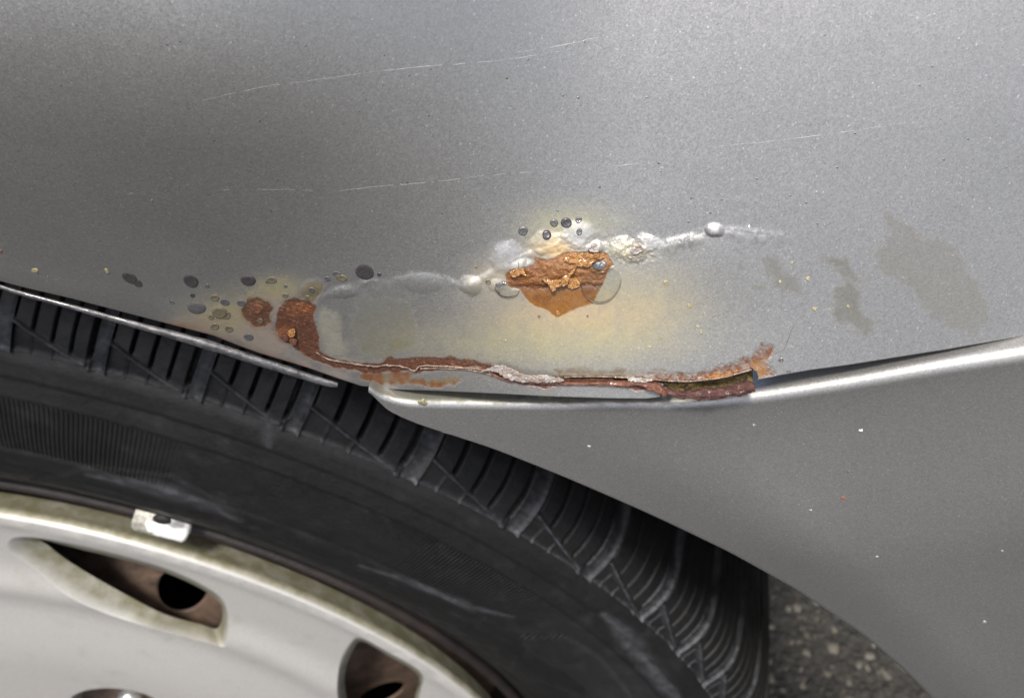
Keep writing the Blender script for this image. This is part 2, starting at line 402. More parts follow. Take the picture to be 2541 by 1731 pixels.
P_GAP = [(1398, 933), (1470, 932.5), (1549, 934.5), (1629, 940), (1707, 943), (1758, 937), (1823, 926), (1863, 912), (1876, 921), (1882, 937), (1872, 942), (1850, 948), (1800, 953), (1732, 960), (1668, 961), (1645, 950), (1625, 944.5), (1549, 940), (1470, 937), (1400, 937)]
P_PINK = [(380, 792), (470, 770), (560, 742), (640, 715), (700, 716), (730, 745), (690, 800), (720, 855), (790, 900), (870, 920), (900, 940), (880, 958), (779, 930), (600, 870), (450, 820)]
P_CREAM = [(800, 760), (838, 770), (850, 830), (858, 880), (900, 896), (850, 900), (806, 882), (794, 830), (786, 780)]
damp = [([(1888, 632), (1940, 640), (1975, 690), (1985, 725), (1930, 738), (1860, 722), (1850, 700), (1905, 690)], .10),
        ([(2040, 640), (2110, 632), (2120, 680), (2170, 690), (2130, 720), (2140, 770), (2180, 800), (2150, 835), (2070, 800), (2060, 720), (2090, 680)], .11),
        ([(2180, 520), (2240, 540), (2290, 590), (2360, 600), (2400, 660), (2440, 720), (2460, 790), (2410, 835), (2310, 800), (2260, 720), (2180, 680), (2150, 620), (2200, 600)], .08),
        ([(870, 850), (1010, 840), (1050, 870), (960, 890), (890, 890)], .08), ([(880, 740), (960, 725), (1030, 735), (1045, 860), (960, 880), (870, 870)], .10)]

def panel_fields(U, V):
    """displacement (m, outwards), stain rgba, wet, crust for chart points"""
    n1 = fbm(U/26, V/26, 4); n2 = fbm(U/9+50, V/9, 4); n3 = fbm(U/4+9, V/4+31, 3)
    Z = np.zeros(U.shape)
    # blister ridge and the lifted paint below it
    d, fr = seg_dist(U, V, ridge); vr = np.interp(U, ridge[:, 0], ridge[:, 1]); below = V-vr
    wid = 5.5+4*np.interp(fr, [0, .3, .6, .8, 1], [.2, .1, 1, 1.4, 1.8])
    amp = np.interp(fr, [0, .05, .1, .22, .27, .36, .45, .7, .78, .86, .92, 1], [.3, .9, .75, .25, .55, .8, .6, .5, .8, .55, .6, 0])*(1+1.2*n1)
    sg = np.where(V < np.interp(U, ridge[:, 0], ridge[:, 1]), d/(wid*.75), d/(wid*1.9))
    Z += amp*np.clip(.55+2.6*fbm(U/38+7, V/60, 3), .12, 1.5)*.50e-3*np.exp(-sg**2)
    win = sstep(760, 830, U)*(1-sstep(1750, 2000, U))
    Z += win*np.where(below > 0, .35e-3*(1-np.exp(-below/14.))*(1-sstep(60, 240, below)), 0)
    for (u, v, a, c, h) in blobs:
        q = ((U-u)/a)**2+((V-v)/c)**2
        if np.isscalar(q): continue
        Z += h*.68e-3*np.clip(1-q*(1+.9*n1), 0, None)**1.15
    cl = np.exp(-(((U-1570)/48)**2+((V-622)/26)**2)); Z += cl*(n2*1.1e-3+n3*.5e-3)
    cc = sstep(-6, 10, poly_sd(U, V, P_C)+26*n1); up = 1-sstep(700, 716, V+14*n1)
    Z += cc*up*(n2*.5e-3+n3*.25e-3+.1e-3)
    shelf = np.exp(-((V-(708-.02*(U-1400)+20*n1))/5)**2)*cc; Z -= shelf*.25e-3
    pal = np.exp(-(((U-1400)/95)**2+((V-595)/36)**2)); Z += pal*(n2*.4e-3)
    # stains, plus painted light and shade on one lump: composited from thin to thick
    R = np.zeros(U.shape+(4,)); wet = np.zeros(U.shape); crust = np.zeros(U.shape)
    def over(col, a, w=0, cr=0):
        nonlocal wet, crust
        a = np.clip(a, 0, 1); A0 = R[..., 3]; A1 = a+A0*(1-a)
        for k in range(3):
            R[..., k] = np.where(A1 > 1e-5, (col[k]*a+R[..., k]*A0*(1-a))/np.maximum(A1, 1e-5), 0)
        R[..., 3] = A1; wet = wet*(1-a)+w*a; crust = crust*(1-a)+cr*a
    for P, s in damp:
        over((.07, .069, .052), s*8.5*sstep(-6, 16, poly_sd(U, V, P)+50*n1)*(.5+.25*(1+n2)))
    def gau(u, v, a, c, pw=1.0): return np.exp(-((((U-u)/a)**2+((V-v)/c)**2)**pw))
    over((.29, .258, .135), .62*gau(1440, 790, 260, 120, 1.3)*sstep(-30, 30, V-np.interp(U, ridge[:, 0], ridge[:, 1]))*(.85+.5*n1))
    over((.30, .255, .125), .42*gau(1600, 740, 150, 110)*(.8+.6*n1)*sstep(-30, 30, below))
    over((.32, .30, .14), .55*gau(1410, 555, 120, 45)*(.9+.8*n1))
    over((.36, .30, .20), .50*gau(1240, 680, 75, 50)*(.9+.8*n1))
    over((.38, .25, .13), .45*gau(1420, 775, 160, 50)*(1+.6*n1))
    over((.27, .24, .10), .38*gau(1280, 850, 360, 60)*(1+.8*n1))
    pk = sstep(-10, 34, poly_sd(U, V, P_PINK)+46*n1)
    over((.24, .175, .125), .55*pk*(1+.6*n2)); over((.22, .19, .075), .6*gau(560, 775, 100, 50)*(1+n2)); over((.25, .21, .07), .6*gau(690, 712, 70, 30)*(1+n1))
    over((.18, .085, .045), .5*gau(440, 808, 80, 9)*(1+n2)); over((.16, .05, .02), .5*np.exp(-((v_edge(U)-V)/5.)**2)*sstep(380, 460, U)*(1-sstep(700, 900, U)))
    over((.34, .31, .20), .38*sstep(-14, 16, poly_sd(U, V, P_CREAM)+34*n1)*(.8+n2))
    over((.38, .32, .19), .7*gau(1370, 608, 62, 32)*(1+n1)); over((.42, .25, .10), .6*gau(1385, 618, 46, 20)*(1+n2))
    over((.36, .37, .38), .62*gau(1437, 580, 38, 32, 2)*(.9+.8*n2)); over((.27, .28, .29), .55*gau(1258, 632, 42, 36, 2)*(.9+n2))
    over((.34, .31, .22), .80*gau(1560, 618, 56, 24, 1.6)*(.95+.7*n2), 0, .4); over((.36, .36, .35), .4*gau(1620, 602, 30, 16, 2))
    over((.10, .09, .05), .6*gau(1175, 725, 28, 13)); over((.42, .38, .28), .5*gau(1175, 694, 24, 9))  # highlight on the small lump's top and shade below it, painted in
    # rust
    ol = sstep(-3, 6, poly_sd(U, V, P_OL)+18*n1); over((.115, .085, .032), .8*ol, .3, .3)
    lo = sstep(-3, 5, poly_sd(U, V, P_LOW)+18*n1+6*n2)
    over((.12, .075, .028), .85*lo, .1, .2); over((.13, .04, .012), lo*sstep(-.05, .15, n1+.3*fbm(U/40+3, V/9+8, 3))*.8, .1, .3)
    for P, k in ((P_A, .86), (P_B, .95), (P_SEAM, .95)):
        sd = poly_sd(U, V, P)+12*n1+5*n2
        over((.10, .050, .026), .5*sstep(-12, 4, sd)); over((.074, .023, .009), k*sstep(-2, 4, sd), .25, .55)
    ba = gau(640, 765, 16, 14, 2); over((.075, .045, .02), .6*ba)
    over((.20, .065, .016), .7*gau(752, 765, 30, 14)*(1+2*n2)*sstep(-2, 4, poly_sd(U, V, P_B)), .2, .8)
    over((.17, .055, .014), .7*gau(705, 822, 26, 18)*(1+2*n2), .4, .8)
    sd = poly_sd(U, V, P_C)+8*n1+3*n2; m = sstep(-3, 3, sd)
    over((.160, .062, .008), m*.95*(1+.25*n1), .5, .2); over((.10, .034, .006), m*.55*sstep(.0, .2, fbm(U/34+2, V/20, 4)), .5, .3)
    upper = m*(1-sstep(690, 715, V+10*n1)); over((.17, .064, .014), upper*.6*(1+1.6*n2), .75, .7)
    over((.36, .18, .075), upper*gau(1450, 635, 60, 26)*(1+2*n2), .3, .8); over((.07, .022, .008), m*np.exp(-((V-(712-.03*(U-1330)+18*n1))/6)**2)*.8, .2, .5)
    over((.17, .075, .009), m*sstep(735, 780, V)*.5, .6, 0)
    over((.15, .045, .012), m*gau(1285, 680, 34, 20)*.8, .2, .6)
    li = sstep(-9, 6, poly_sd(U, V, P_LIP)+16*n1+14*n2); over((.075, .052, .024), .85*li*(1-sstep(1540, 1600, U))+.0, 0, .2)
    over((.10, .036, .012), .9*li*sstep(1560, 1640, U)*(.9+1.5*n2), .1, .6)
    over((.26, .13, .03), .6*li*gau(1888, 915, 22, 22)*(1+3*n2), .2, .5)
    Z += (sstep(-1, 5, poly_sd(U, V, P_B)+12*n1)+sstep(-1, 5, poly_sd(U, V, P_SEAM)))*(n2*.25e-3+n3*.2e-3)
    # edges of the split curl outwards a little
    g = poly_sd(U, V, P_GAP); Z += .18e-3*np.exp(-(np.minimum(g, 0)/7)**2)*(V < 945)
    return Z, R, wet, crust, g

def build_panel():
    us = np.unique(np.r_[np.arange(-900, -40, 60), np.arange(-40, 560, 5), np.arange(560, 1960, 2.0), np.arange(1960, 2600, 6), np.arange(2600, 3600, 60)])
    # t = fraction from the top row to the lower edge, dense near the rust
    top = -260.0
    vv = np.unique(np.r_[np.arange(top, 480, 11), np.arange(480, 560, 4), np.arange(560, 962, 2.0)])
    t = np.r_[(vv-top)/(962-top)]; t = t/t[-1]
    ve = np.where(us < -400, 625+(us+400)*-.1*-1, v_edge(us)); ve = np.where(us > 3000, 735-(us-3000)*.3, ve)
    U = np.broadcast_to(us, (len(t), len(us))).copy(); V = top+t[:, None]*(ve-top)[None]
    Z, R, wet, crust, g = panel_fields(U, V)
    P = chart(U, V).reshape(U.shape+(3,))
    P = P + Z[..., None]*N_F
    # rolled hem: rows folding under the edge
    e = P[-1]; rows = []
    for dn, dd in ((-.0004, .0003), (-.0012, .0004), (-.0030, .0002), (-.012, -.0005)):
        rows.append(e + N_F*dn + np.array([0, 0, -1])*dd)
    P = np.vstack([P, np.array(rows)])
    rep = lambda A: np.concatenate([A]+[A[-1:]]*4, 0)
    keep = rep(g) < 0
    keep[-4:] = ~((U[-1] > 1640) & (U[-1] < 1882))[None]      # the hem has rusted away beside the split
    hem = (U > 1638) & (U < 1884) & (V > 938); keep[:-4] &= ~(hem & (g > -60) & (V > np.interp(U, [1636, 1650, 1884], [985, 946, 941])))
    # the panel carries on above the picture: coarse rows towards the shoulder line
    topr = P[0]; ext = []
    for k, (dz, dy) in enumerate([(.30, .16), (.16, .075), (.07, .028), (.025, .008)]):
        ext.append(topr + np.array([0, dy, dz]))
    P = np.vstack([np.array(ext), P]); z4 = lambda A: np.concatenate([np.zeros((4,)+A.shape[1:])]+[A], 0)
    keep = np.concatenate([np.ones((4, U.shape[1]), bool), keep], 0)
    return grid_obj('quarter_panel', P, MAT['fender'], car, keep, {'stain': z4(rep(R)), 'wet': z4(rep(wet)), 'crust': z4(rep(crust))})
panel = build_panel()
panel['label'] = 'grey quarter panel with blistered paint and brown rust above its split lower edge'

def surf(uv, lift=0.0):
    """points on the finished panel surface for chart coordinates"""
    uv = np.atleast_2d(np.asarray(uv, float)); U, V = uv[:, 0], uv[:, 1]
    return chart(U, V) + (panel_fields(U, V)[0]+lift)[:, None]*N_F
def surf_flat(u, v): return chart(u, v)[0]

# ---------------------------------------------------------------- blisters, specks, scratches on the panel
def dome(name, u, v, a, c, ang, h, mat, parent, ring=0.0, seed=0, rows=7, seg=22, sink=.00006, label=None):
    ca, sa = math.cos(ang), math.sin(ang); rs = np.linspace(0, 1, rows)[1:]; th = np.linspace(0, 2*math.pi, seg, endpoint=False)
    uv = [(u, v)]; hh = [h*(1-ring)]
    for r in rs:
        for t in th:
            wob = 1+.035*math.sin(2*t+seed)+.03*math.sin(3*t+2.1*seed)
            x, y = a*r*math.cos(t)*wob, c*r*math.sin(t)*wob
            uv.append((u+x*ca-y*sa, v+x*sa+y*ca))
            base = math.sqrt(max(0, 1-r*r)) if not ring else (1-r**6)*(1-ring)+ring*math.exp(-((r-.72)/.16)**2)
            hh.append(h*base - (sink if r == rs[-1] else 0))
    uv = np.array(uv); P = surf(uv)+N_F*np.array(hh)[:, None]
    f = [(0, 1+k, 1+(k+1) % seg) for k in range(seg)]
    for i in range(len(rs)-1):
        o = 1+i*seg
        f += [(o+seg+k, o+seg+(k+1) % seg, o+(k+1) % seg, o+k) for k in range(seg)]
    ob = mesh_obj(name, P, f, mat, parent)
    if label: ob['label'] = label
    return ob
B, G, O = MAT['blister'], MAT['blister_grey'], MAT['blister_olive']
D2R = math.pi/180
for i, (u, v, a, c, an, h, mt, ring) in enumerate([
    (905, 675, 25, 20, 8, .30, B, .35), (941, 681, 6, 5, 0, .2, B, .3), (322, 690, 22, 13, 28, .30, B, .3), (342, 703, 14, 9, 30, .25, B, .3), (474, 698, 22, 15, 25, .32, B, .6), (514, 709, 6, 5, 0, .25, G, .7),
    (616, 696, 20, 14, 8, .40, B, .2), (674, 695, 14, 9, 5, .3, O, .6), (488, 764, 26, 15, 8, .45, G, 0), (478, 733, 7, 6, 0, .25, B, .5), (427, 750, 7, 5, 20, .25, G, .8), (533, 739, 12, 9, 10, .3, O, .8), (558, 750, 13, 9, 20, .25, G, .7),
    (545, 775, 22, 15, 10, .35, O, .7), (524, 787, 8, 7, 0, .25, O, .7), (562, 782, 12, 11, 0, .25, O, .7), (533, 810, 12, 9, 0, .3, O, .8), (568, 816, 12, 9, 20, .3, O, .8), (617, 836, 14, 9, 10, .3, G, .5), (598, 752, 12, 8, 0, .25, G, .6),
    (638, 765, 16, 13, 0, .35, MAT['rust_red'], .6), (646, 796, 8, 7, 0, .3, O, .6), (708, 733, 9, 6, 0, .25, O, .6), (774, 718, 9, 7, 20, .3, G, .6), (812, 692, 9, 7, 0, .25, G, .6), (848, 690, 15, 9, 10, .3, O, .6), (836, 680, 12, 7, 10, .2, G, .8),
    (1298, 573, 13, 12, 0, .5, G, .5), (1357, 581, 12, 11, 0, .6, B, .1), (1375, 553, 11, 10, 0, .5, G, .3), (1405, 552, 14, 13, 0, .6, B, .3), (1436, 545, 9, 8, 0, .4, G, .4), (1438, 571, 8, 8, 0, .4, G, .5),
    (1488, 652, 21, 11, -14, .28, G, .4), (1938, 893, 7, 6, 0, .3, G, .8), (1957, 921, 6, 4, 0, .25, G, .6), (1252, 700, 7, 6, 0, .35, G, .6), (1212, 697, 8, 7, 0, .35, O, .7), (1238, 703, 9, 6, 0, .3, G, .7),
    (700, 765, 9, 7, 0, .25, MAT['rust_red'], .6), (762, 737, 7, 5, 0, .25, O, .6), (663, 700, 5, 4, 0, .2, G, .4), (709, 710, 5, 4, 0, .2, G, .4)]):
    dome('paint_blister', u, v, a, c, an*D2R, h*.6e-3, mt, panel, ring, i*1.3)
for i, (u, v, a, c, mt) in enumerate([(87, 671, 12, 8, 'speck'), (265, 672, 10, 5, 'speck'), (2, 623, 6, 4, 'speck_orange'), (1652, 698, 8, 7, 'speck'), (1712, 757, 9, 6, 'speck'), (1684, 765, 4, 3, 'speck'), (2004, 690, 8, 7, 'speck'), (2022, 766, 9, 6, 'speck'), (2105, 760, 6, 5, 'speck'),
    (1935, 698, 5, 5, 'speck'), (1964, 651, 5, 3, 'speck'), (1731, 809, 6, 4, 'speck'), (1740, 823, 6, 4, 'speck'), (1639, 838, 4, 5, 'speck'), (1612, 860, 4, 4, 'speck'), (1385, 776, 10, 6, 'rust_gold'), (1458, 783, 4, 4, 'speck_orange'), (1338, 783, 5, 5, 'speck_orange'),
    (1255, 844, 4, 3, 'speck'), (377, 497, 2.5, 2.5, 'speck'), (2046, 556, 3, 3, 'speck'), (2275, 590, 3, 3, 'speck'), (1182, 662, 4, 4, 'speck_orange'), (1859, 561, 4, 3, 'speck_white'), (2139, 555, 3, 3, 'speck')]):
    dome('rust_speck', u, v, a*.82, c*.75, i*.9, .22e-3, MAT[mt], panel, .45, i*2.1, 5, 9)
# dark dust pits scattered over the paint
for i in range(80):
    u, v = RNG.uniform(40, 2500), RNG.uniform(40, 560)
    r = RNG.uniform(1.6, 4.4); dome('dirt_spot', u, v, r, r*.9, 0, .07e-3, MAT['blister_grey'], panel, 0, i, 3, 7, .00002)

def ribbon(name, pts, w, mat, lift=.00003, broken=.0, seed=0):
    p = smooth_open(pts, 26); n = len(p)
    jit = np.stack([0*p[:, 0], 3.0*fbm(p[:, 0]/14+seed, p[:, 0]*0+seed, 3)], 1); p = p+jit
    T = np.gradient(p, axis=0); T /= np.linalg.norm(T, axis=1)[:, None]; N = np.stack([-T[:, 1], T[:, 0]], 1)
    ww = w*np.clip(.55+1.6*fbm(p[:, 0]/30+seed*3, p[:, 0]*0+2, 3), .12, 1.2)*np.sin(np.linspace(.06, math.pi-.06, n))**.5
    a = surf(p-N*ww[:, None], -.00002); c = surf(p, lift); e = surf(p+N*ww[:, None], -.00002)
    P = np.stack([a, c, e], 0)
    on = (fbm(p[:, 0]/22+seed*5, p[:, 0]*0+7, 3) > -.5+broken)
    return grid_obj(name, P, mat, panel, np.broadcast_to(on, (3, n)).copy())
for i, (pts, w, br) in enumerate([([(640, 217), (830, 192), (1000, 170), (1240, 150), (1480, 112)], 1.7, .42), ([(1270, 132), (1400, 112), (1500, 88)], 1.6, .42), ([(840, 474), (940, 462), (1080, 451), (1180, 438)], 2.0, .30),
    ([(1500, 414), (1560, 409), (1600, 402)], 1.8, .40), ([(1780, 364), (1950, 346), (2100, 326), (2300, 298)], 1.5, .40), ([(310, 480), (600, 470), (840, 474)], 1.0, .52), ([(1180, 438), (1400, 420)], 1.0, .5), ([(2040, 770), (2090, 760)], 1.5, .3), ([(500, 250), (700, 205)], 1.2, .5)]):
    ribbon('scratch', pts, w*.95, MAT['scratch'], .000022, br-.08, i*1.7)
ribbon('hairline_crack', [(1912, 880), (1944, 868), (1956, 842), (1968, 812), (1992, 775)], 1.6, MAT['hair'], .00002, .1, 3)
ribbon('hairline_crack', [(738, 848), (742, 820), (739, 800), (748, 775)], 2.2, MAT['hair'], .00002, .1, 5)
ribbon('hairline_crack', [(1288, 642), (1287, 662), (1270, 668), (1300, 672)], 2.6, MAT['rust_dark'], .00003, .1, 6)

# ---------------------------------------------------------------- torn edges, flakes and the rusted hem
def flake(name, outline, mat, lift, curl, thick=.00022, seed=0, label=None):
    """a ragged chip of lifted paint or rust, a crumpled sheet with real thickness; curl lifts its lower edge"""
    L = smooth_closed(outline, 5); lo, hi = L.min(0)-4, L.max(0)+4
    U, V = np.meshgrid(np.arange(lo[0], hi[0], 1.1), np.arange(lo[1], hi[1], 1.1))
    jag = 4*fbm(U/5+seed*3, V/5, 4)+8*fbm(U/16+seed, V/16+5, 3)
    keep = poly_sd(U, V, L)+jag > .3
    t = np.clip((V-lo[1])/(hi[1]-lo[1]), 0, 1)
    hh = lift+curl*t**1.6+.0008*fbm(U/16+seed, V/12, 3)+.00025*fbm(U/4+seed, V/4+11, 3)
    P = chart(U, V).reshape(U.shape+(3,))+N_F*hh[..., None]
    o = grid_obj(name, P, mat, panel, keep)
    md = o.modifiers.new('thickness', 'SOLIDIFY'); md.thickness = thick; md.offset = -1
    if label: o['label'] = label
    return o
flake('rust_flake', [(1346, 680), (1362, 684), (1385, 682), (1405, 672), (1425, 655), (1432, 654), (1420, 672), (1414, 688), (1400, 700), (1384, 700), (1376, 706), (1362, 696), (1352, 690)], MAT['rust_gold'], .0011, .0010, .0003, 1, 'curled orange gold rust flake standing off the panel')
flake('rust_flake', [(1400, 628), (1440, 622), (1480, 620), (1502, 632), (1480, 640), (1462, 652), (1440, 656), (1425, 648), (1410, 642)], MAT['rust_gold'], .0010, .0005, .0003, 5)
flake('rust_flake', [(1268, 668), (1282, 656), (1300, 658), (1307, 676), (1290, 672), (1276, 678)], MAT['rust_gold'], .0011, .0004, .0003, 3)
flake('rust_flake', [(718, 816), (730, 812), (736, 824), (730, 834), (718, 828)], MAT['rust_gold'], .0004, .0003, .0002, 9)
flake('rust_flake', [(694, 826), (706, 820), (718, 832), (712, 844), (698, 838)], MAT['rust_red'], .0004, .0003, .0002, 11)
flake('rust_flake', [(722, 838), (736, 834), (738, 846), (726, 850)], MAT['rust_red'], .0004, .0003, .0002, 12)
flake('rust_flake', [(1404, 692), (1430, 684), (1440, 700), (1424, 712), (1406, 708)], MAT['rust_gold'], .0007, .0003, .0002, 15)
flake('paint_flake', [(1197, 911), (1222, 902), (1252, 898), (1275, 906), (1298, 915), (1340, 919), (1380, 924), (1404, 933), (1370, 937), (1310, 936), (1272, 933), (1250, 922), (1232, 914)], MAT['peel'], .0010, .0007, .0003, 2, 'curled pale paint flake peeling along the seam')
flake('paint_flake', [(1553, 934), (1572, 926), (1600, 926), (1624, 934), (1600, 938), (1574, 937)], MAT['peel'], .0010, .0006, .0003, 4)
flake('paint_flake', [(1462, 604), (1480, 596), (1490, 606), (1484, 616), (1466, 614)], MAT['peel'], .0012, .0004, .0002, 6)
flake('paint_flake', [(1566, 608), (1590, 600), (1600, 612), (1580, 622), (1568, 620)], MAT['peel'], .0011, .0004, .0002, 7)

def on_panel_path(pts, lift, n=14):
    p = smooth_open(pts, n); return np.array([surf_flat(*x) for x in p]) + N_F*(np.interp(np.linspace(0, 1, len(p)), np.linspace(0, 1, len(np.atleast_1d(lift))), np.atleast_1d(lift)))[:, None]
px = .000078       # metres per photo pixel on the panel, about
path = on_panel_path([(1636, 964), (1664, 971), (1710, 975), (1760, 972), (1810, 965), (1850, 957), (1872, 953)], [-.0004, .0004, .0006, .0007, .0009, .0012], 22)
rad = np.interp(np.linspace(0, 1, len(path)), [0, .08, .3, .7, .93, 1], [.0004, .0008, .00095, .0011, .0013, .0009])
T = tube(path, rad, 22, .8, .8, 520, 1, N_F)
T = np.concatenate([path[:1][:, None].repeat(22, 1), T, path[-1:][:, None].repeat(22, 1)], 0)
o = grid_obj('rusted_hem', T, MAT['rust_dark'], panel, closed_u=True); o['label'] = 'thick purple brown crust of rust on the split hem'
path = on_panel_path([(1190, 908), (1222, 922), (1262, 939), (1340, 945), (1440, 946), (1540, 946), (1585, 944), (1612, 950), (1642, 966), (1655, 972)], [.0006, .0006, .0006, .0006, .0007, .0009, .0008, .0004], 20)
rad = np.interp(np.linspace(0, 1, len(path)), [0, .2, .45, .6, .85, 1], [.00015, .00022, .0004, .0007, .0012, .0005])
T = tube(path, rad, 14, .7, .7, 700, 2, N_F); grid_obj('rusted_seam', T, MAT['rust_red'], panel, closed_u=True)
path = on_panel_path([(786, 872), (806, 884), (830, 891), (880, 899), (930, 905), (962, 902), (1000, 905), (1028, 915), (1045, 904), (1100, 904), (1150, 908), (1198, 913)], [.0003, .0005, .0006, .0005], 24)
T = tube(path, np.interp(np.linspace(0, 1, len(path)), [0, .1, .5, .9, 1], [.0001, 0.00012, .00020, .00016, .00008]), 9, .7, 1.5, 1400, 3, N_F)
grid_obj('torn_paint_edge', T, MAT['torn'], panel, closed_u=True)
path = on_panel_path([(1045, 911), (1100, 911), (1160, 914), (1210, 924), (1250, 938)], [.0004, .0004], 20)
grid_obj('torn_paint_edge', tube(path, .00016, 8, .7, .9, 900, 4, N_F), MAT['torn'], panel, closed_u=True)
path = on_panel_path([(1400, 932), (1470, 930), (1549, 932), (1629, 938), (1707, 941), (1758, 935), (1800, 929), (1840, 917), (1864, 910)], [.0005, .0006, .0008], 20)
grid_obj('torn_paint_edge', tube(path, np.linspace(.00012, .00026, len(path)), 8, .7, .9, 900, 5, N_F), MAT['torn'], panel, closed_u=True)
path = on_panel_path([(1745, 938), (1775, 931), (1810, 926), (1832, 918)], [.0002, .0003], 16)
grid_obj('rust_crumbs', tube(path, .00042, 10, .8, 1.4, 1300, 6, N_F), simple_mat('bright orange rust', (.10, .035, .008), .5, 0, 1400, .5, .0006, 1500, .1, (.40, .17, .03)), panel, closed_u=True)
# inner sheet seen through the split
uu = np.linspace(1380, 1872, 90); vv = np.linspace(900, 992, 26); UU, VV = np.meshgrid(uu, vv)
PI_ = chart(UU, VV).reshape(UU.shape+(3,)) - N_F*(.0042+.0022*fbm(UU/14, VV/14, 4)+.0016*sstep(1820, 1890, UU)-.0012*sstep(948, 965, VV))[..., None]
grid_obj('inner_seam_sheet', PI_, MAT['rust_yellow'], panel)

# ---------------------------------------------------------------- rolled flange under the panel's arch edge
def build_flange():
    pts = smooth_open([(-300, 640), (-120, 672), (0, 711), (65, 731), (181, 762), (302, 796), (387, 819), (452, 837), (529, 859), (600, 882), (645, 897), (725, 922), (800, 946), (838, 955)], 10)
    path = on_y(pts, Y_EDGE+.0035)
    s = np.linspace(0, 1, len(path)); rad = np.interp(s, [0, .3, .6, .85, .97, 1], [.0004, .0006, .0012, .00105, .0009, .0006])
    T = tube(path, rad, 16, .8, .18, 260, 3); o = grid_obj('arch_flange', T, MAT['lip'], car, closed_u=True)
    o['label'] = 'shiny black rolled flange under the arch edge'
build_flange()

